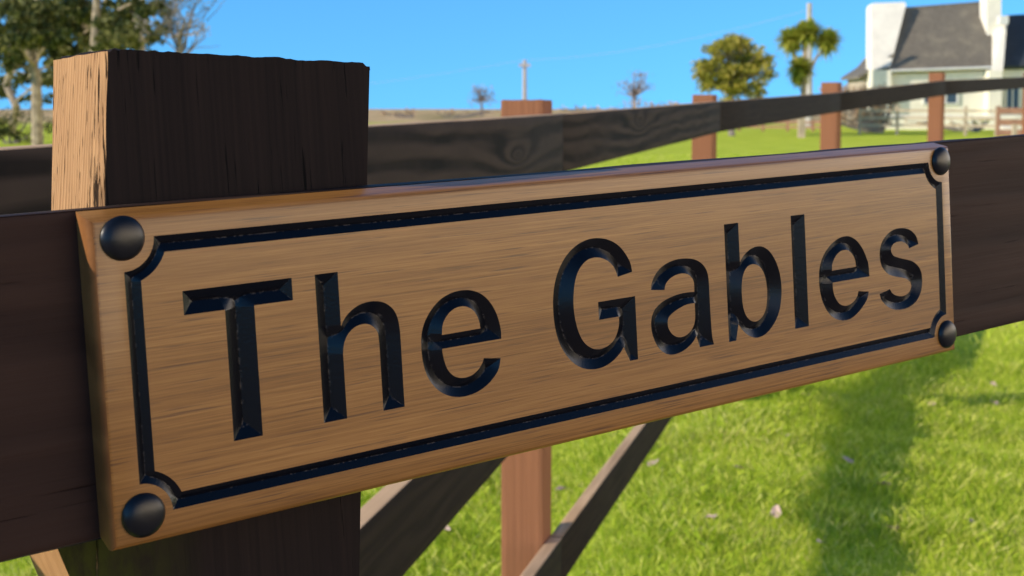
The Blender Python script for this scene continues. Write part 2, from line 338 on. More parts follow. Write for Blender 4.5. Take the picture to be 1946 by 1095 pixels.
# outlines of the letters: (crop x, crop y, zoom), then loops of (x, y[, 1 = corner])
LET = [
 ((330,510,3.2206), [[(50,140,1),(722,58,1),(730,192,1),(494,230,1),(546,1022,1),(368,1060,1),(315,257,1),(65,285,1)]]),
 ((580,500,3.4219), [[(62,75,1),(212,58,1),(232,410,1),(262,352),(310,295),(370,260),(440,245),(510,250),(570,290),(603,350),(615,430),(620,500,1),(648,935,1),(508,960,1),(482,520,1),(470,450),(440,405),(395,392),(345,402),(300,432),(268,475),(252,530),(250,590,1),(270,1010,1),(122,1042,1)]]),
 ((780,530,4.56), [[(788,517,1),(783,440),(765,350),(730,260),(675,178),(605,120),(520,95),(440,97),(350,120),(260,172),(190,250),(130,350),(100,440),(90,530),(95,640),(110,740),(140,840),(190,920),(260,985),(340,1020),(420,1028),(500,1015),(590,980),(670,920),(730,850),(765,780),(782,688,1),(636,688,1),(620,735),(590,790),(540,835),(480,858),(430,862),(370,845),(320,790),(295,720),(280,650),(275,610,1)],
   [(272,488,1),(605,430,1),(598,380),(580,320),(545,270),(500,243),(450,235),(390,250),(335,290),(295,350),(278,410)]]),
 ((1030,440,3.91), [[(670,300,1),(655,230),(620,160),(570,100),(500,60),(420,45),(340,55),(260,95),(190,160),(130,260),(95,370),(80,480),(82,600),(95,720),(125,830),(170,910),(230,980),(300,1020),(380,1030),(460,1010),(530,965),(580,905),(607,860,1),(655,958,1),(716,953,1),(690,480,1),(415,525,1),(425,658,1),(572,632,1),(572,690),(560,760),(530,820),(480,860),(420,880),(370,872),(310,830),(270,750),(245,650),(232,550),(235,440),(250,340),(280,270),(325,215),(380,192),(430,192),(490,215),(530,255),(550,300),(562,338,1)]]),
 ((1220,470,4.978), [[(85,405,1),(92,340),(120,260),(175,190),(250,140),(330,112),(420,103),(500,112),(560,145),(600,190),(625,250),(634,330),(640,480),(652,700),(665,840),(682,920,1),(548,945,1),(515,842,1),(480,900),(420,965),(350,1005),(275,1022),(210,1005),(150,950),(105,860),(85,760),(85,680),(110,600),(160,540),(230,490),(320,450),(410,430),(495,422,1),(490,330),(470,280),(430,250),(380,245),(320,260),(260,295),(225,350),(213,405,1)],
   [(499,528,1),(430,540),(360,570),(290,620),(250,660),(240,710),(250,770),(280,820),(330,855),(390,850),(440,820),(480,770),(502,710),(503,640)]]),
 ((1360,410,4.379), [[(65,75,1),(185,58,1),(205,385,1),(235,330),(280,280),(340,252),(395,255),(450,290),(500,370),(535,470),(550,580),(548,690),(535,790),(500,880),(450,955),(400,1000),(340,1022),(280,1005),(230,960),(190,905,1),(172,1042,1),(115,1048,1)],
   [(220,530),(237,460),(265,420),(300,402),(345,405),(385,440),(412,500),(428,590),(430,680),(422,770),(400,830),(360,875),(320,885),(280,870),(245,820),(228,760),(219,680),(216,600)]]),
 ((1490,400,4.5625), [[(55,48,1),(176,32,1),(216,1005,1),(97,1025,1)]]),
 ((1540,430,5.475), [[(615,520,1),(605,400),(580,310),(540,220),(480,140),(410,102),(350,102),(280,130),(210,190),(150,270),(110,360),(90,460),(88,560),(98,680),(125,790),(170,880),(220,940),(280,975),(350,985),(430,965),(500,900),(560,820),(595,750),(608,680,1),(500,675,1),(485,735),(450,790),(400,825),(350,832),(300,810),(260,750),(240,680),(232,590,1)],
   [(225,462,1),(475,422,1),(465,350),(440,290),(405,255),(365,243),(320,255),(280,285),(245,340),(228,400)]]),
 ((1650,420,6.083), [[(580,268,1),(560,190),(520,125),(460,90),(390,80),(310,90),(240,130),(180,200),(145,270),(130,350),(133,450),(150,520),(190,580),(240,625),(310,645),(400,655),(450,672),(485,700),(500,745),(490,800),(460,840),(420,865),(370,875),(310,860),(275,830),(250,788,1),(130,845,1),(150,910),(190,965),(240,1005),(310,1030),(390,1025),(460,1005),(530,960),(580,900),(615,810),(628,700),(620,600),(590,530),(540,480),(480,452),(400,438),(330,420),(290,405),(265,360),(262,310),(285,265),(330,242),(380,235),(430,250),(458,285),(472,318,1)]]),
]
STEP = .0006
def resample(P):
    out = []; n = len(P)
    for i in range(n):
        a, b = P[i], P[(i+1) % n]; k = max(1, int(round(np.linalg.norm(b-a)/STEP)))
        out += [a + (b-a)*j/k for j in range(k)]
    return np.array(out)
def smooth_loop(pts, corner):
    """Catmull-Rom through the traced points, sharp at corners"""
    n = len(pts); out = []; cor = []
    # light smoothing of the hand-traced points
    P = [p.copy() for p in pts]
    for i in range(n):
        if not corner[i] and not corner[i-1] and not corner[(i+1) % n]:
            P[i] = .5*pts[i] + .25*(pts[i-1]+pts[(i+1) % n]) + .0
    P = [P[i] if corner[i] else P[i] + .35*(pts[i]-P[i]) for i in range(n)]
    for i in range(n):
        j = (i+1) % n; a, b = P[i], P[j]
        if corner[i] and corner[j]: seg = [a]
        else:
            ta = (b - P[i-1])*.5 if not corner[i] else (b-a)
            tb = (P[(j+1) % n] - a)*.5 if not corner[j] else (b-a)
            if corner[i]: ta = 2*(b-a) - tb if False else (b-a)*1.0
            seg = []
            for k in range(6):
                t = k/6; h1 = 2*t**3-3*t*t+1; h2 = t**3-2*t*t+t; h3 = -2*t**3+3*t*t; h4 = t**3-t*t
                seg.append(h1*a + h2*ta + h3*b + h4*tb)
        out += seg; cor += [corner[i]] + [0]*(len(seg)-1)
    return out, cor
def snap(P, cor):
    n = len(P)
    for i in range(n):
        j = (i+1) % n
        if cor[i] and cor[j]:
            d = np.abs(P[j]-P[i])
            if d[1] > .003 and d[0] < .09*d[1]: P[i][0] = P[j][0] = (P[i][0]+P[j][0])/2
            if d[0] > .003 and d[1] < .09*d[0]: P[i][1] = P[j][1] = (P[i][1]+P[j][1])/2
    return P
def area(P): x, y = P[:, 0], P[:, 1]; return .5*np.sum(x*np.roll(y, -1) - np.roll(x, -1)*y)
def inside(pts, loops):
    r = np.zeros(len(pts), bool); x, y = pts[:, 0], pts[:, 1]
    for L in loops:
        a, b = L, np.roll(L, -1, 0)
        for s in range(0, len(a), 400):
            A, B = a[s:s+400], b[s:s+400]
            c = ((A[:, 1][None] > y[:, None]) != (B[:, 1][None] > y[:, None]))
            with np.errstate(divide='ignore', invalid='ignore'):
                xi = (B[:, 0]-A[:, 0])[None]*(y[:, None]-A[:, 1][None])/((B[:, 1]-A[:, 1])[None]) + A[:, 0][None]
            r ^= (np.sum(c & (x[:, None] < xi), 1) % 2).astype(bool)
    return r
def cdt(points, loops_idx, loops):
    v, e, f, *_ = geometry.delaunay_2d_cdt([Vector((float(p[0]), float(p[1]))) for p in points],
        [(L[i], L[(i+1) % len(L)]) for L in loops_idx for i in range(len(L))], [], 0, 1e-6, True)
    orig = _[0]; V2 = np.array([(q.x, q.y) for q in v]); T = np.array([t for t in f])
    T = T[inside(V2[T].mean(1), loops)]
    return V2, T, orig
K = .62                                                 # steepness of the V-cut
def vcarve(name, loops, parent, kmax=.02):
    L2 = []
    for i, L in enumerate(loops):
        L = L if (area(L) > 0) == (i == 0) else L[::-1]; L2.append(L)
    loops = L2
    B = np.concatenate(loops); nrm = []; fans = []
    for L in loops:
        t1 = L - np.roll(L, 1, 0); t2 = np.roll(L, -1, 0) - L
        t1 /= np.linalg.norm(t1, axis=1)[:, None]; t2 /= np.linalg.norm(t2, axis=1)[:, None]
        n1 = np.stack([-t1[:, 1], t1[:, 0]], 1); n2 = np.stack([-t2[:, 1], t2[:, 0]], 1)
        nn = n1+n2; nn /= np.linalg.norm(nn, axis=1)[:, None]; nrm.append(nn)
        cr = t1[:, 0]*t2[:, 1]-t1[:, 1]*t2[:, 0]
        for q in np.where(cr < -.25)[0]:
            for s in np.linspace(0, 1, 9):
                f = n1[q]*(1-s)+n2[q]*s; fans.append((L[q], f/np.linalg.norm(f)))
        for q in np.where(cr > .5)[0]: nn[q] = 0
    Nn = np.concatenate(nrm); keep = np.linalg.norm(Nn, axis=1) > .5
    PP = np.concatenate([B[keep], np.array([f[0] for f in fans]).reshape(-1, 2)]); NQ = np.concatenate([Nn[keep], np.array([f[1] for f in fans]).reshape(-1, 2)])
    depth = np.empty(len(PP))
    for s in range(0, len(PP), 500):
        dq = B[None] - PP[s:s+500, None]; dn = np.einsum('ijk,ik->ij', dq, NQ[s:s+500]); d2 = (dq**2).sum(2)
        with np.errstate(divide='ignore', invalid='ignore'): r = np.where((dn > 1e-5) & (d2 > 1e-9), d2/(2*dn), 1e9)
        depth[s:s+500] = r.min(1)
    ok = (depth > .0003) & (depth < kmax)
    mp = PP[ok] + NQ[ok]*depth[ok, None]; md = depth[ok]
    _, ui = np.unique(np.round(mp/.0002).astype(int), axis=0, return_index=True)
    mp, md = mp[ui], md[ui]
    pts = np.concatenate([B, mp]); dep = np.concatenate([np.zeros(len(B)), md])
    idx = []; o = 0
    for L in loops: idx.append(list(range(o, o+len(L)))); o += len(L)
    V2, T, orig = cdt(pts, idx, loops)
    dz = np.array([max(dep[k] for k in q) if q else 0 for q in orig])
    for k in range(len(dz)):
        if any(q < len(B) for q in orig[k]): dz[k] = 0
    me = mesh_np(name, [(p[0], K*z, p[1]) for p, z in zip(V2, dz)], T)
    at = me.attributes.new('ridge', 'FLOAT', 'POINT'); mx = max(dz.max(), 1e-6)
    at.data.foreach_set('value', (dz > 0).astype(np.float32))
    me.polygons.foreach_set('use_smooth', [True]*len(me.polygons)); me.set_sharp_from_angle(angle=R(28))
    bm = bmesh.new(); bm.from_mesh(me); bmesh.ops.recalc_face_normals(bm, faces=bm.faces)
    if sum(f.normal.y for f in bm.faces) > 0: bmesh.ops.reverse_faces(bm, faces=bm.faces)
    bm.to_mesh(me); bm.free()
    return link(name, me, M_paint, parent, SF), loops

sign = empty('house_sign', None, 'varnished brown wooden house name sign with black carved letters, screwed to the dark rail', 'sign', M=SF)
all_holes = []
def two_mats(me, test):                                   # second material on faces that pass the test
    for p in me.polygons:
        if test(p): p.material_index = 1
for (x0, y0, s), loops in LET:
    LL = []
    for lp in loops:
        cor = [len(q) > 2 for q in lp]
        P = [uv(x0+q[0]/s, y0+q[1]/s) for q in lp]
        if sum(cor) > 3: P = snap(P, cor)
        P, _c = smooth_loop(P, cor); LL.append(resample(np.array(P)))
    o, LL = vcarve('letter', LL, sign); all_holes += LL
# border groove with scooped corners round the screw caps
UW, VT, VB = .6032, .0156, -.1099
def ring(ins, rad):
    cs = [(0, VB, 1), (UW, VB, 2), (UW, VT, 3), (0, VT, 0)]; out = []
    x0, x1, y0, y1 = ins, UW-ins, VB+ins, VT-ins
    a0 = math.asin(ins/rad); A = [a0 + (math.pi/2-2*a0)*k/12 for k in range(13)]
    for cx, cy, q in [(0, VB, 0), (UW, VB, 1), (UW, VT, 2), (0, VT, 3)]:
        for a in ([math.pi/2-t for t in A], [math.pi-t for t in A][::1], None, None)[0] if q == 0 else [0]:
            pass
        base = [math.pi/2, math.pi, 3*math.pi/2, 2*math.pi][q]
        for t in A:
            ang = base - t
            out.append((cx+rad*math.cos(ang), cy+rad*math.sin(ang)))
    return np.array(out)
ro, ri = ring(0.0, .0148), ring(.0075, .0208)
o, LL = vcarve('border_groove', [resample(ro), resample(ri)], sign); all_holes += LL
# board: front face with the openings of the cuts, rounded edges, back
UL, UR, VTop, VBot, TH = -.0148, .6145, .0288, -.1232, .014
prof = [(.0036, 0), (.0024, .0003), (.0013, .0010), (.0005, .0020), (0, .0035)]
TOPI = {0: .0056, .0003: .0047, .0010: .0038, .0020: .0032, .0035: .0027, .014: 0}
def rect(i, y, taper=0):
    it = TOPI[y]; return [(UL+i, y, VBot+i+taper), (UR-i, y, VBot+i+taper), (UR-i, y, VTop-it), (UL+i, y, VTop-it)]
fr = rect(prof[0][0], 0); loopsF = [resample(np.array([(p[0], p[2]) for p in fr])*1.0)] 
STEP_b = STEP
loopsF = [np.array([(p[0], p[2]) for p in fr])] + all_holes
pts = np.concatenate(loopsF); idx = []; off = 0
for L in loopsF: idx.append(list(range(off, off+len(L)))); off += len(L)
V2, T, _ = cdt(pts, idx, loopsF)
bm = bmesh.new(); bv = [bm.verts.new((p[0], 0, p[1])) for p in V2]
for t in T:
    try: bm.faces.new([bv[k] for k in t])
    except ValueError: pass
prev = None
rl = [[bm.verts.new(q) for q in rect(i, y, 0 if y < .003 else .0008)] for i, y in prof] + [[bm.verts.new(q) for q in rect(0, TH, .0048)]]
for a, b in zip(rl[:-1], rl[1:]):
    for k in range(4): bm.faces.new((a[k], a[(k+1) % 4], b[(k+1) % 4], b[k]))
bm.faces.new(rl[-1]); bmesh.ops.remove_doubles(bm, verts=bm.verts, dist=1e-6)
M_end = timber('shaded_sign_end_grain', (.26, .11, .034), (.12, .045, .014), 'x', rough=.6)  # end grain, darkened further to keep the left end in shade
me = bm_mesh(bm, 'board', True); ob = link('board', me, [M_sign, M_end], sign, SF); two_mats(me, lambda p: p.normal.x < -.3)
# domed screw caps
def cap_mesh():
    bm = bmesh.new(); prf = [(.0099, 0), (.0101, .0008), (.0097, .0014), (.0090, .0023), (.0078, .0031), (.0060, .0038), (.0036, .0043), (.0014, .0045)]
    n = 40; rs = [[bm.verts.new((r*math.cos(2*math.pi*k/n), -h, r*math.sin(2*math.pi*k/n))) for k in range(n)] for r, h in prf]
    for a, b in zip(rs[:-1], rs[1:]):
        for k in range(n): bm.faces.new((a[k], a[(k+1) % n], b[(k+1) % n], b[k]))
    bm.faces.new(rs[-1]); return bm_mesh(bm, 'screw_cap', True)
cm = cap_mesh()
for i, (u, v) in enumerate([(.0003, .0160), (.0007, -.1092), (.6022, .0158), (.6026, -.1095)]):
    if i == 0: co = link('screw_cap', cm, M_cap, sign, SF @ Matrix.Translation((u, 0, v)))
    else:
        c2 = co.copy(); C.objects.link(c2); c2.parent = sign; c2.matrix_basis = Matrix.Translation((u, 0, v))

# front fence: broad dark rail in front of a leaning post
ff = empty('front_fence', (P0.x, P0.y, 0), 'dark stained timber fence with the name sign fixed on its broad rail and thick post', 'fence')
RT, RB = .0293, -.1185
me = hexa([(-.62, TH, RB-.004), (1.35, TH, RB+.004), (1.35, TH+.030, RB+.004), (-.62, TH+.030, RB-.004),
           (-.62, TH, RT), (1.35, TH, RT-.001), (1.35, TH+.030, RT-.001), (-.62, TH+.030, RT)], bev=.002, cuts=40, rough=.0007, seed=3)
o = link('rail', me, [M_rail, M_railtop], ff, SF); two_mats(me, lambda p: p.normal.z > .6)
# post corners on its front plane; it leans to the right of the sign's upright
tp = TH+.031
c_tl, c_tr = uv(197, 91, tp), uv(703, 121, tp)
lb = uv(178, 1060, tp); rb = uv(687, 1000, tp)
sl_, sr_ = (c_tl-lb)/(c_tl[1]-lb[1]), (c_tr-rb)/(c_tr[1]-rb[1])
zb = -1.72 + .0
bl = c_tl + sl_*(zb-c_tl[1]); br = c_tr + sr_*(zb-c_tr[1])
br[0] = bl[0] + (c_tr[0]-c_tl[0])
PD = .074
def postmesh():
    nx_, nz_, ny_ = 64, 90, 22
    zt = [0, *np.cumsum(np.geomspace(1, .02, nz_))]; zt = np.array(zt)/zt[-1]
    bm = bmesh.new(); grid = {}
    def P(i, j, k):
        key = (i, j, k)
        if key not in grid:
            a, b, t = i/nx_, j/ny_, zt[k]
            bot = bl*(1-a)+br*a; top = c_tl*(1-a)+c_tr*a
            p = bot*(1-t)+top*t; v = Vector((p[0], tp + PD*b, p[1]))
            if k > nz_-8:                               # split and furred end grain at the top
                e = (k-nz_+8)/8
                v.z += e**3*(.0010*noise.noise(Vector((a*9, b*5, 1)))+max(.25, 1-a*2.4)*.0018*noise.noise(Vector((a*95, b*22, 3)))) + e**3*b*.002
            rd = .0
            if k == nz_: 
                ex = min(a, 1-a)*.145; rd = max(0, .0045-ex)*.8
            v.z -= rd
            if i in (0, nx_) or j in (0, ny_):
                s = .0011*noise.noise(Vector((v.x*60, v.y*60, v.z*9)))
                if i == 0: v.x += s
                if i == nx_: v.x += s*.7
                if j == 0: v.y += s*.5
            # corner wane: the sawn arris has broken away in places
            if i == 0 and j == 0: v.x += .0022+.0025*noise.noise(Vector((2, 5, v.z*22)))
            grid[key] = bm.verts.new(v)
        return grid[key]
    def quad(a, b, c, d, m=0):
        f = bm.faces.new((P(*a), P(*b), P(*c), P(*d))); f.material_index = m
    for k in range(nz_):
        for i in range(nx_): quad((i,0,k),(i+1,0,k),(i+1,0,k+1),(i,0,k+1),0); quad((i,ny_,k),(i,ny_,k+1),(i+1,ny_,k+1),(i+1,ny_,k),0)
        for j in range(ny_): quad((0,j,k),(0,j,k+1),(0,j+1,k+1),(0,j+1,k),1); quad((nx_,j,k),(nx_,j+1,k),(nx_,j+1,k+1),(nx_,j,k+1),0)
    for i in range(nx_):
        for j in range(ny_): quad((i,j,nz_),(i+1,j,nz_),(i+1,j+1,nz_),(i,j+1,nz_),0)
    return bm_mesh(bm, 'post', True)
M_postside_y = timber('sunlit_brown_post_end', (.53, .30, .145), (.27, .14, .065), 'z', rough=.9, bstr=1, bdist=.003, spec=.1, bw=.22, cracks=TH+.031+.016, moss=-.10)  # lighter copy of the post wood, painted as lit by the sun
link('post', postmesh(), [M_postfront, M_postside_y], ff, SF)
# slanting stay behind the rail, under the left end of the sign
a, b = uv(92, 1043, tp+.02), uv(114, 1095, tp+.02); dn = (b-a)/np.linalg.norm(b-a)
A0 = a - dn*.07; A1 = a + dn*1.65; wv = np.array([-dn[1], dn[0]])*.125
if wv[0] < 0: wv = -wv
me = hexa([(A1[0], tp+.001, A1[1]), (A1[0]+wv[0], tp+.001, A1[1]+wv[1]), (A1[0]+wv[0], tp+.070, A1[1]+wv[1]), (A1[0], tp+.070, A1[1]),
           (A0[0], tp+.001, A0[1]), (A0[0]+wv[0], tp+.001, A0[1]+wv[1]), (A0[0]+wv[0], tp+.070, A0[1]+wv[1]), (A0[0], tp+.070, A0[1])], bev=.002)
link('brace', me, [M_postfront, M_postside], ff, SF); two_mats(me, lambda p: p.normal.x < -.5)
me = hexa([(1.20, tp, -1.8), (1.32, tp, -1.8), (1.32, tp+.070, -1.8), (1.20, tp+.070, -1.8), (1.20, tp, .1), (1.32, tp, .1), (1.32, tp+.070, .1), (1.20, tp+.070, .1)], bev=.002)
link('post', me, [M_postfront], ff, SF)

# ------------------------------------------------------------------ paddock fence behind
bf = empty('paddock_fence', (-.03, 3.47, 0), 'brown timber fence of posts and dark rails curving away across the lawn behind the sign', 'fence')
TRK = .035
def XL(z): return -.807 + .2716*z                          # near face of the rails
# (X, Y) of the rails' near face, top of top rail (above camera), rail height
pl = [(XL(-.3), -.3, -.055, .15), (XL(3.47), 3.47, -.002, .155), (XL(7.1)+.0, 7.1, .063, .165), (2.79, 11.2, .176, .165), (4.76, 14.5, .36, .165), (7.75, 19.6, .54, .16), (12.2, 25.5, .62, .16)]
midz = [-.80, -.588, -.52, -.42, -.36, -.55, -.5]; lowz = [-1.14, -1.14, -1.15, -1.0, -.93, -.86, -.7]
def rail_piece(a, b, za, zb, ha, hb, m):
    A, B = Vector((a[0], a[1], CAMZ+za)), Vector((b[0], b[1], CAMZ+zb))
    d = (B-A); L = d.length; x = d/L; y = Vector((-x.y, x.x, 0)).normalized(); z = x.cross(y)
    M = Matrix(((x.x, y.x, z.x, A.x), (x.y, y.y, z.y, A.y), (x.z, y.z, z.z, A.z), (0,0,0,1)))
    me = hexa([(0.001,0,-ha), (L-.001,0,-hb), (L-.001,TRK,-hb), (0.001,TRK,-ha), (0.001,0,0), (L-.001,0,0), (L-.001,TRK,0), (0.001,TRK,0)], bev=.004, cuts=5, rough=.0015, seed=int(a[1]*7))
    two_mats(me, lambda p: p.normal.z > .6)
    return link('rail', me, m, bf, M)
KN = PW(985, 297, 3.0)
for i in range(len(pl)-1):
    a, b = pl[i], pl[i+1]
    if i in (0, 1): m = timber('background_rail_knotted', (.050, .036, .031), (.008, .006, .006), 'x', fine=.5, rough=.8, bstr=.4, bdist=.002, bw=.72, rings=((3.44, -.088, .032) if i == 0 else (1.2, -.05, .03)))
    else: m = M_brail
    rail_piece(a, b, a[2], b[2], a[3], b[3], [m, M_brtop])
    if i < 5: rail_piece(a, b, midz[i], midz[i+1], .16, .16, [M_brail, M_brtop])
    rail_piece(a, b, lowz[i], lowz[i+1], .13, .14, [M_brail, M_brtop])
def bpost(a, b, ztop, wd, dp):
    """a: the near-right corner touching the back of the rails; b: a point further on, for the direction"""
    x = (Vector((b[0]-a[0], b[1]-a[1], 0))).normalized(); y = Vector((-x.y, x.x, 0))
    o_ = Vector((a[0], a[1], 0)) + y*(TRK+.001)
    M = Matrix(((x.x, y.x, 0, o_.x), (x.y, y.y, 0, o_.y), (0, 0, 1, 0), (0,0,0,1))); g = gz(a[0], a[1])
    me = hexa([(0,0,g-.3), (dp,0,g-.3), (dp,wd,g-.3), (0,wd,g-.3), (0,0,CAMZ+ztop), (dp,0,CAMZ+ztop), (dp,wd,CAMZ+ztop), (0,wd,CAMZ+ztop)], bev=.004, cuts=6, rough=.0015, seed=int(a[1]*3))
    link('post', me, M_bpost, bf, M)
bpost(pl[0], pl[1], 0.0, .11, .1); bpost((XL(3.40), 3.40), pl[2], .034, .115, .10); bpost((XL(7.06), 7.06), pl[3], .099, .115, .10)
bpost((2.80, 11.22), pl[4], .262, .145, .13); bpost((4.76, 14.5), pl[5], .445, .15, .14); bpost((7.75, 19.6), pl[6], .60, .13, .13)

# ------------------------------------------------------------------ trees
M_bark = plain('pale_bark', (.34, .27, .19), .9, .45, 7, bstr=.6, bdist=.05)
M_barkd = plain('grey_twig_bark', (.22, .19, .17), .9, .3, 7)
def crown(cl, size, n_per, seed, flat=.7, droop=0.):
    """leaf-sized quads spread through clumps (centre, radius)"""
    r = np.random.default_rng(seed); V = []
    for c, rad in cl:
        n = int(n_per*(rad**2)); 
        if n < 3: n = 3
        d = r.normal(size=(n, 3)); d /= np.linalg.norm(d, axis=1)[:, None]; d *= (r.random((n, 1))**.75)*rad*1.12
        d[:, 2] *= flat; p = np.array(c)+d
        a = r.normal(size=(n, 3)); a /= np.linalg.norm(a, axis=1)[:, None]; b = np.cross(a, r.normal(size=(n, 3))); b /= np.linalg.norm(b, axis=1)[:, None]
        s = size*(.6+.8*r.random((n, 1))); a *= s; b *= s*.5
        V.append(np.stack([p-a, p+b, p+a, p-b], 1).reshape(-1, 3))
    return tris_np('crown', np.concatenate(V), 4)
def make_tree(name, base, trunks, clumps, label, cat, leafm, bark, size, n_per, seed, group=None, flat=.7):
    t = empty(name, base, label, cat, group)
    bm = bmesh.new()
    for pts, rad in trunks: tube(bm, pts, rad, 8)
    link('trunk', bm_mesh(bm, 'trunk', True), bark, t)
    if clumps: link('crown', crown(clumps, size, n_per, seed, flat), leafm, t)
    return t
def limb(a, b, r0, r1, seed, wob=.25, n=7):
    a, b = Vector(a), Vector(b); r = random.Random(seed); L = (b-a).length
    pts = [a.lerp(b, k/(n-1)) + (Vector((r.uniform(-1,1), r.uniform(-1,1), r.uniform(-.5,.5)))*wob*L*.12 if 0 < k < n-1 else Vector()) for k in range(n)]
    return pts, [r0+(r1-r0)*k/(n-1) for k in range(n)]
M_pine = leaf_mat('dark_evergreen_leaves', [(.018, .030, .012), (.10, .12, .034), (.30, .28, .09)], .3, .5)
M_olive = leaf_mat('yellow_green_leaves', [(.06, .075, .014), (.36, .35, .05), (.66, .52, .12)], .3, .7)
M_palm = leaf_mat('strap_leaves', [(.16, .20, .03), (.48, .52, .07), (.66, .58, .14)], .45, .5)
M_twig = leaf_mat('bare_twigs', [(.30, .26, .24), (.42, .36, .33)], .1, .5)
M_brush = leaf_mat('dry_brown_brush', [(.28, .18, .10), (.50, .34, .21), (.66, .50, .33)], .2, .5)
M_bush = leaf_mat('dark_hedge_leaves', [(.012, .018, .010), (.05, .065, .018), (.14, .13, .04)], .2, .5)
def left_tree(px, Y, lean, top, cl, seed, label, bark=M_bark, r=.16, forks=5):
    base = PW(px, 290, Y); base.z = gz(base.x, base.y)-.1
    tip = PW(px+lean, top, Y)
    tr = [limb(base, tip, r, .04, seed, .35, 10)]; clumps = []
    rr = random.Random(seed)
    for (cx_, cy_, cr_) in cl:
        c = PW(cx_, cy_, Y+rr.uniform(-2.0, 2.0)); clumps.append((tuple(c), cr_*Y/F))
        k = min(.97, max(.25, (c.z-base.z-.6)/(tip.z-base.z))); a = base.lerp(tip, k)
        tr.append(limb(a, c, .05, .012, rr.randint(0, 999), .4, 5))
        for q in range(7):
            o2 = Vector((rr.uniform(-1,1), rr.uniform(-1,1), rr.uniform(-.6,.8)))*cr_*Y/F*1.35
            clumps.append((tuple(c+o2), cr_*Y/F*rr.uniform(.22, .5)))
    make_tree('evergreen_tree', base, tr, clumps, label, 'tree', M_pine, bark, .085, 1900, seed, 'trees at the far left edge of the field', .75)
left_tree(72, 36, -6, -330, [(15,20,26),(60,45,34),(95,20,30),(30,75,30),(70,65,32),(15,120,24),(45,150,18),(100,70,28),(25,-50,50),(90,-60,55),(60,-150,50),(100,120,18),(8,250,20)], 11, 'tall evergreen with a bare lit lower trunk, leftmost of the far trees')
left_tree(158, 38, 8, -300, [(130,50,28),(175,75,30),(120,85,26),(150,10,28),(100,95,22),(175,30,26),(150,-60,45),(130,-140,40),(205,80,22)], 12, 'evergreen with a pale leaning trunk behind the top of the front post')
left_tree(204, 34, -12, -280, [(230,70,28),(240,20,28),(265,50,22),(215,45,24),(280,20,20),(290,70,15),(225,-50,42),(270,-70,34),(300,-20,18),(215,80,24)], 13, 'evergreen with an upright pale trunk beside the bare-twigged tree')
left_tree(255, 52, 10, -250, [(20,10,34),(120,20,34),(190,45,30),(250,45,30),(300,10,26),(260,85,24),(200,100,20),(60,95,24),(150,110,20),(310,55,16),(90,150,18)], 14, 'paler olive evergreen farther back, between the two upright pale trunks')
left_tree(20, 48, -4, -250, [(0,90,30),(40,110,26),(100,150,22),(5,170,24),(70,190,18),(45,10,30),(110,60,26),(160,50,24)], 15, 'evergreen farther back at the extreme left, behind the bare lit trunk')
# bare tree right of them
base = PW(330, 290, 33); base.z = gz(base.x, base.y)-.1
tr = [limb(base, PW(345, 60, 33), .09, .05, 5, .3)]; rr = random.Random(3); cl = []
for k in range(26):
    s = PW(340+rr.uniform(-8, 8), rr.uniform(60, 150), 33); e = PW(rr.uniform(270, 425), rr.uniform(-90, 70), 33+rr.uniform(-1.5, 1.5))
    tr.append(limb(s, e, .028, .006, k, .6, 7)); cl.append((tuple(e), rr.uniform(.12, .34)))
    for q in range(2):
        m_ = s.lerp(e, rr.uniform(.4, .8)); e2 = m_ + Vector((rr.uniform(-.7,.7), rr.uniform(-.5,.5), rr.uniform(0,.8))); tr.append(limb(m_, e2, .012, .005, k+50, .5, 4))
make_tree('bare_tree', base, tr, cl, 'thin bare tree with fine pale twigs, right of the evergreens', 'tree', M_twig, M_barkd, .04, 320, 8)
# bushes under the trees
def bush(cl, Y, label, m, seed, size=.06, n_per=500, name='bush', group=None, flat=.8):
    pts = [(tuple(PW(x, y, Y)), r*Y/F) for x, y, r in cl]
    b = PW(cl[0][0], 300, Y); b.z = gz(b.x, b.y)
    rr = random.Random(seed); tr = [limb(b+Vector((0,0,-.1)), Vector(p), .05, .015, rr.randint(0, 99), .3, 5) for p, r in pts]
    make_tree(name, b, tr, pts, label, 'bush', m, M_barkd, size, n_per, seed, group, flat)
bush([(20,225,32),(60,215,28),(90,240,26),(-30,235,40),(50,262,28)], 40, 'dark rounded bush left of the front post, under the tall evergreen', M_bush, 21)
bush([(120,235,35),(170,225,34),(230,240,36),(290,235,30)], 42, 'dark bush hidden mostly behind the front post', M_bush, 22)
bush([(345,262,20),(385,270,16),(430,268,14)], 44, 'low bush behind the front post, right of the bare tree', M_bush, 23)

# round golden-green tree
Y = 48; base = PW(1392, 240, Y); base.z = gz(base.x, base.y)-.1
rr = random.Random(9); cl = []; tr = [limb(base, PW(1392, 130, Y), .13, .06, 1, .2)]
for k in range(150):
    a = rr.uniform(0, 2*math.pi); q = rr.random()**.5
    x = 1388 + 72*q*math.cos(a) + (12 if math.sin(a) < 0 else 0); y = 133 - 64*q*math.sin(a)
    if y < 130: x = 1390 + (x-1390)*math.sqrt(max(.1, 1-((130-y)/72)**2))+8
    hole = min((x-hx)**2+(y-hy)**2 for hx, hy in ((1370,128),(1384,112),(1394,138),(1430,155),(1412,105)))
    if hole < 60: continue
    c = PW(x, y, Y+rr.uniform(-1.0, 1.0)); cl.append((tuple(c), rr.uniform(9, 19)*Y/F)); tr.append(limb(PW(1392, 175, Y), c, .03, .008, k, .4, 5))
make_tree('round_tree', base, tr, cl, 'round golden green tree standing beyond the lawn, left of the palm-like tree', 'tree', M_olive, M_barkd, .07, 900, 31)
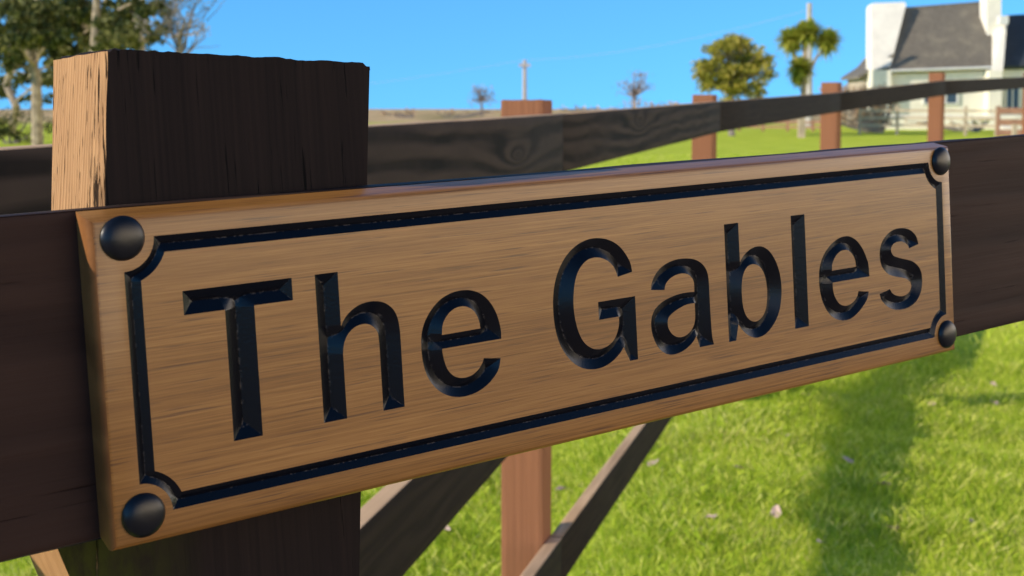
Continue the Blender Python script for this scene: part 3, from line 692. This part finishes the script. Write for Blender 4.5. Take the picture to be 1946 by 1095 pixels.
# cabbage palm
Y = 50; base = PW(1523, 240, Y); base.z = gz(base.x, base.y)-.1; fork = PW(1528, 150, Y)
tr = [limb(base, fork, .13, .10, 2, .15)]
heads = [((1502,80),27), ((1538,66),27), ((1573,80),26), ((1521,132),24), ((1526,60),18), ((1519,150),16)]
V = []; r = np.random.default_rng(5)
tpalm = empty('cabbage_palm', base, 'palm-like tree with three strap-leaved heads and a lower tuft, beside the round tree', 'tree')
for (hx, hy), hr in heads:
    c = PW(hx, hy, Y+r.uniform(-.4, .4)); tr.append(limb(fork, c, .07, .05, int(hx), .3, 6)); R_ = hr*Y/F
    for q in range(520):
        d = r.normal(size=3); d /= np.linalg.norm(d); d[2] = d[2]*.9+.35; d /= np.linalg.norm(d)
        L = R_*r.uniform(.6, 1.45); s = np.cross(d, [.1, .2, 1.]); s /= np.linalg.norm(s)+1e-9; c_ = np.array(c)
        e = c_ + d*L - np.array([0, 0, .12*L]); mdl = c_ + d*L*.55 + np.array([0, 0, .03]); wd = .03
        V += [c_-s*wd, c_+s*wd, mdl+s*wd*1.6, mdl-s*wd*1.6, mdl-s*wd*1.6, mdl+s*wd*1.6, e+s*.004, e-s*.004]
bm = bmesh.new()
for p_, r_ in tr: tube(bm, p_, r_, 8)
link('trunk', bm_mesh(bm, 'trunk', True), M_bark, tpalm); link('crown', tris_np('crown', np.array(V), 4), M_palm, tpalm)
# far bare trees
def far_tree(px, py, rx, ry, yb, Y, seed, label, n=26, up=False):
    base = PW(px, yb, Y); base.z = gz(base.x, base.y); rr = random.Random(seed); tr = [limb(base, PW(px, py, Y), .13, .06, seed, .2)]; cl = []
    for k in range(n):
        a = rr.uniform(0, 2*math.pi); q = rr.random()**.5; c = PW(px+rx*q*math.cos(a), py+ry*q*math.sin(a), Y+rr.uniform(-1,1))
        tr.append(limb(PW(px, min(yb, py+ry*.6), Y), c, .05, .02, k, .4, 5)); cl.append((tuple(c), rr.uniform(.35, .7)))
    make_tree('far_tree', base, tr, cl, label, 'tree', M_twig, M_barkd, .09, 34, seed)
far_tree(915, 181, 24, 18, 212, 95, 41, 'small round leafless tree on the skyline, left of the telegraph pole')
far_tree(1205, 165, 34, 34, 205, 95, 42, 'wispy leafless tree on the skyline between the telegraph pole and the round tree', 34)
# low scrub along the skyline
for i, (x0, x1, y, r0, lab) in enumerate([(705, 800, 213, 7, 'low dry scrub on the skyline just right of the front post'), (830, 960, 213, 6, 'low dry scrub on the skyline left of the telegraph pole'), (1060, 1170, 206, 6, 'low dry scrub on the skyline under the wispy tree, nearer the pole'), (1180, 1300, 199, 9, 'taller dry scrub on the skyline left of the round tree')]):
    rr = random.Random(i); bush([(rr.uniform(x0, x1), y+rr.uniform(-3, 3), r0*rr.uniform(.6, 1.4)) for k in range(16)], 88, lab, M_brush, 60+i, .12, 60)
rr = random.Random(77)
bush([(rr.uniform(1570, 1700), rr.uniform(165, 235), rr.uniform(9, 16)) for k in range(70)] , 52, 'mound of dry brown brushwood left of the white house', M_brush, 71, .06, 500)
bush([(rr.uniform(1720, 1890), rr.uniform(226, 240), rr.uniform(5, 9)) for k in range(18)], 55, 'low tangle of dry plants along the foot of the white house', M_brush, 72, .06, 260)
bush([(1865+rr.uniform(-16, 16), 230+rr.uniform(-5, 5), 6) for k in range(8)], 54, 'small green clump of plants before the white house', M_palm, 73, .06, 300)

# ------------------------------------------------------------------ poles and wire
M_pole = plain('grey_pole', (.45, .42, .40), .9, .2, 5)
def pole(px, ytop, yb, Y, rad, label, cross=True):
    b = PW(px, yb, Y); b.z = gz(b.x, b.y)-.2; t = PW(px, ytop, Y)
    e = empty('telegraph_pole', b, label, 'pole'); bm = bmesh.new(); tube(bm, [b, b.lerp(t, .5), t], [rad*1.2, rad, rad*.85], 10)
    link('shaft', bm_mesh(bm, 'shaft', True), M_pole, e)
    if cross:
        k = t + Vector((0, 0, -.35)); link('crossarm', box((k.x-.4, k.y-rad-.14, k.z-.12), (k.x+.4, k.y-rad-.01, k.z+.08), bev=.01), M_pole, e)
    return t
t1 = pole(997, 114, 210, 90, .16, 'grey telegraph pole on the skyline above the nearest back fence post')
t2 = pole(1538, 6, 235, 60, .14, 'grey pole rising behind the palm-like tree', False)
bm = bmesh.new()
def wire(a, b, sag): tube(bm, [a.lerp(b, k/14)+Vector((0, 0, -sag*4*(k/14)*(1-k/14))) for k in range(15)], .007, 4)
wire(t1, t2+Vector((0,0,-.3)), .5); wire(PW(200, 190, 120), t1, .8)
tag(link('telephone_wire', bm_mesh(bm), M_pole), 'thin grey wire strung across the sky from the telegraph pole', 'wire')

# ------------------------------------------------------------------ house
M_white = plain('white_render', (.83, .78, .67), .85, .10, 1.5, bstr=.2, bdist=.02)
M_glass = plain('dark_window_glass', (.05, .07, .09), .08, .1, 3, spec=.6)
M_frame = plain('white_frame', (.7, .7, .68), .5, .05, 3)
def slate(name, col, col2):
    m, nt, p = mat(name)
    br = N(nt, 'TexBrick'); v = coords(nt, (1, 1, 1)); nt.links.new(v, br.inputs[0]); br.inputs['Scale'].default_value = 3.2
    br.inputs['Color1'].default_value = (*col, 1); br.inputs['Color2'].default_value = (*[c*.8 for c in col], 1); br.inputs['Mortar'].default_value = (*[c*.5 for c in col], 1); br.inputs['Mortar Size'].default_value = .012
    n = noise_n(nt, coords(nt, (1.4, 1.4, 1.4)), 1, 6, .7)
    nt.links.new(mixc(nt, ramp(nt, [(.5, (0,0,0)), (.72, (.8,.8,.8))], n), br.outputs[0], col2), p.inputs['Base Color']); p.inputs['Roughness'].default_value = .7; return m
M_slate = slate('lichened_slate', (.19, .165, .13), (.27, .235, .17)); M_slate2 = slate('shaded_slate', (.035, .045, .06), (.05, .06, .075))  # second slate carries the right wing roof's unlit, sky-blue tone in its colour
h0 = PW(1690, 250, 62); h0.z = gz(h0.x, h0.y)
hs_ = empty('white_cottage', h0, 'white rendered cottage with grey slate roof and broad chimney at its left end', 'house')
ground_z = h0.z - .3
def prism(face, back):                          # face: polygon of points, back: offset
    bm = bmesh.new(); a = [bm.verts.new(p) for p in face]; b = [bm.verts.new(Vector(p)+Vector(back)) for p in face]; n = len(a)
    bm.faces.new(a); bm.faces.new(b[::-1])
    for i in range(n): bm.faces.new((a[i], b[i], b[(i+1) % n], a[(i+1) % n]))
    return bm_mesh(bm)
def at(px, py, Y): return PW(px, py, Y)
def dn_(p): return Vector((p.x, p.y, ground_z))
# front walls
a, b = at(1692, 137, 62), at(1903, 129, 62)
link('wall', prism([dn_(a), dn_(b), b, a], (0, 6.2, 0)), M_white, hs_)
# main roof slab
e0, e1, r1, r0 = at(1690, 134, 61.7), at(1890, 127, 61.7), at(1880, 6, 65), at(1722, 18, 65)
th = Vector((0, .12, -.16))
rf = link('roof', prism([e0, e1, r1, r0], th), M_slate, hs_)
bk0, bk1 = e0+Vector((0, 7, 0)), e1+Vector((0, 7, 0))
link('roof', prism([r0+Vector((0,.13,0)), r1+Vector((0,.13,0)), bk1, bk0], (0, 0, -.16)), M_slate, hs_)
bm = bmesh.new(); tube(bm, [e0+Vector((-.1,-.07,-.03)), e1+Vector((.0,-.07,-.03))], .06, 8); link('gutter', bm_mesh(bm, 'g', True), M_frame, hs_)
bm = bmesh.new(); tube(bm, [r0+Vector((0,.08,.02)), r1+Vector((0,.08,.02))], .10, 8); link('ridge_tiles', bm_mesh(bm, 'g', True), M_slate, hs_)
# broad left gable stack: tapered parapet and chimney
g = [at(x, y, 61.55+(134-y)/128*3.0) for x, y in ((1657, 134), (1692, 126), (1697, 108), (1722, 10), (1720, 4), (1660, 6), (1657, 12))]
g[0:2] = [g[0], g[1]]
link('wall_pier', box((g[0].x, 61.56, ground_z), (g[1].x, 63.2, g[0].z+.02)), M_white, hs_)
link('chimney', prism(g, (0, 1.0, -.05)), M_white, hs_)
# right chimney on its own parapet
p0, p1, p2, p3 = at(1886, 136, 61.4), at(1906, 136, 61.4), at(1914, 40, 63.4), at(1890, 50, 63.4)
link('parapet', prism([p0, p1, p2, p3], (0, .5, -.1)), M_white, hs_)
c0, c1 = at(1876, 78, 63.3), at(1903, 78, 63.3); c2, c3 = at(1903, -40, 63.3), at(1876, -40, 63.3)
ch = link('chimney', prism([c0, c1, c2, c3], (0, 1.0, 0)), M_white, hs_)
k0, k1 = at(1901, 46, 62.5), at(1917, 30, 62.5); link('vent', box((k0.x, 62.5, k0.z), (k1.x, 63, k1.z), bev=.03), M_frame, ch)
q = at(1889, 250, 61.35); link('wall_pier', box((q.x-.30, 61.3, ground_z), (q.x+.30, 62.0, at(1889, 134, 61.4).z), bev=.01), M_white, hs_)
# right wing
a, b = at(1906, 128, 62.6), at(2100, 122, 62.6); link('wall', prism([dn_(a), dn_(b), b, a], (0, 5.4, 0)), M_white, hs_)
e0, e1, r1, r0 = at(1906, 126, 62.3), at(2110, 121, 62.3), at(2110, 18, 65.2), at(1912, 29, 65.2)
link('roof', prism([e0, e1, r1, r0], th), M_slate2, hs_)
link('roof', prism([r0+Vector((0,.13,0)), r1+Vector((0,.13,0)), e1+Vector((0, 6, 0)), e0+Vector((0, 6, 0))], (0, 0, -.16)), M_slate2, hs_)
def window(x0, y0, x1, y1, Y, mull=2):
    a, b = at(x0, y1, Y), at(x1, y0, Y)
    w_ = link('window', box((a.x, Y-.03, a.z), (b.x, Y+.1, b.z)), M_glass, hs_)
    bm = bmesh.new()
    def bar(lo, hi):
        q = bmesh.ops.create_cube(bm, size=1)['verts']
        for v in q: v.co = Vector([lo[i]+(v.co[i]+.5)*(hi[i]-lo[i]) for i in range(3)])
    t = .07; bar((a.x-t, Y-.08, a.z-t), (a.x, Y+.02, b.z+t)); bar((b.x, Y-.08, a.z-t), (b.x+t, Y+.02, b.z+t))
    bar((a.x, Y-.08, a.z-t), (b.x, Y+.02, a.z)); bar((a.x, Y-.08, b.z), (b.x, Y+.02, b.z+t))
    for k in range(1, mull): x = a.x+(b.x-a.x)*k/mull; bar((x-.03, Y-.07, a.z), (x+.03, Y+.0, b.z))
    link('frame', bm_mesh(bm), M_frame, w_)
window(1756, 172, 1818, 196, 61.98, 3); window(1912, 168, 1935, 205, 62.58, 2); window(1950, 168, 1990, 205, 62.58, 2)
# lean-to at the left end
l0, l1 = at(1641, 147, 62.4), at(1697, 112, 62.4)
link('lean_to_wall', prism([dn_(l0), dn_(l1), l1, l0], (0, 3, 0)), plain('stone_wall', (.45, .38, .30), .9, .2, 2), hs_)
s0, s1 = at(1632, 150, 62.1), at(1697, 108, 62.1); link('lean_to_roof', prism([s0, s1, s1+Vector((0,0,.14)), s0+Vector((0,0,.14))], (0, 3.4, 0)), M_slate, hs_)
# low garden wall before the house
a = at(1655, 250, 58); b = at(1960, 250, 58); g1 = gz(a.x, 58)
tag(link('garden_wall', box((a.x, 57.8, g1-.3), (b.x, 58.15, g1+.62), bev=.03, cuts=6, rough=.03), M_white), 'low uneven white wall along the front of the cottage garden', 'wall')
tag(link('boulder', hexa([(0,0,0),(.9,0,0),(.9,.5,0),(0,.5,0),(.08,.05,.34),(.8,.04,.3),(.85,.45,.32),(.05,.4,.36)], bev=.06, cuts=3, rough=.05), M_white, None, Matrix.Translation((at(1900,240,50).x, 50, gz(18,50)-.02))), 'low white stone at the foot of the small brown rail fence', 'stone')

# ------------------------------------------------------------------ far fences
M_fpost = plain('pale_weathered_post', (.45, .36, .26), .9, .2, 4); M_frail = plain('red_brown_rail', (.32, .17, .11), .85, .25, 4)
def far_fence(name, xs_, Y0, Y1, rails, top, label, pm, rm, pw=.09, rh=.09):
    n = len(xs_); P_ = [(at(x, 240, Y0+(Y1-Y0)*i/(n-1))) for i, x in enumerate(xs_)]
    for p in P_: p.z = gz(p.x, p.y)
    e = empty(name, P_[0], label, 'fence')
    for p in P_: link('post', box((p.x-pw/2, p.y-pw/2, p.z-.2), (p.x+pw/2, p.y+pw/2, p.z+top), bev=.008), pm, e)
    for h in rails:
        for a, b in zip(P_[:-1], P_[1:]):
            s = -pw/2-.03; q = [(a.x, a.y+s, a.z+h-rh), (b.x, b.y+s, b.z+h-rh), (b.x, b.y+s+.03, b.z+h-rh), (a.x, a.y+s+.03, a.z+h-rh), (a.x, a.y+s, a.z+h), (b.x, b.y+s, b.z+h), (b.x, b.y+s+.03, b.z+h), (a.x, a.y+s+.03, a.z+h)]
            link('rail', hexa(q), rm, e)
far_fence('field_fence', [1634, 1705, 1770, 1835, 1893], 50, 48, [.95, .68, .40], 1.08, 'weathered grey-brown rail fence crossing before the cottage', M_fpost, M_fpost)
far_fence('garden_gate_fence', [1897, 1960, 2030], 47.6, 47.0, [1.03, .62, .25], 1.1, 'short red-brown three-rail fence at the right edge, before the right wing', M_frail, M_frail, .1, .22)
far_fence('low_fence', [1405, 1450, 1497, 1545, 1590], 56, 54, [.42, .22], .5, 'low red-brown fence beyond the lawn, under the round tree', M_frail, M_frail, .1, .09)
p = at(1523, 247, 46); tag(link('stake', box((p.x-.11, 45.9, gz(p.x, 46)-.1), (p.x+.11, 46.1, p.z+.62), bev=.02), M_fpost), 'short pale stake on the lawn below the palm-like tree', 'stake')
p = at(1927, 252, 40); tag(link('stake', box((p.x-.06, 39.9, gz(p.x, 40)-.1), (p.x+.06, 40.05, p.z+.25), bev=.02), M_fpost), 'short pale stake on the lawn at the right edge, before the red-brown fence', 'stake')
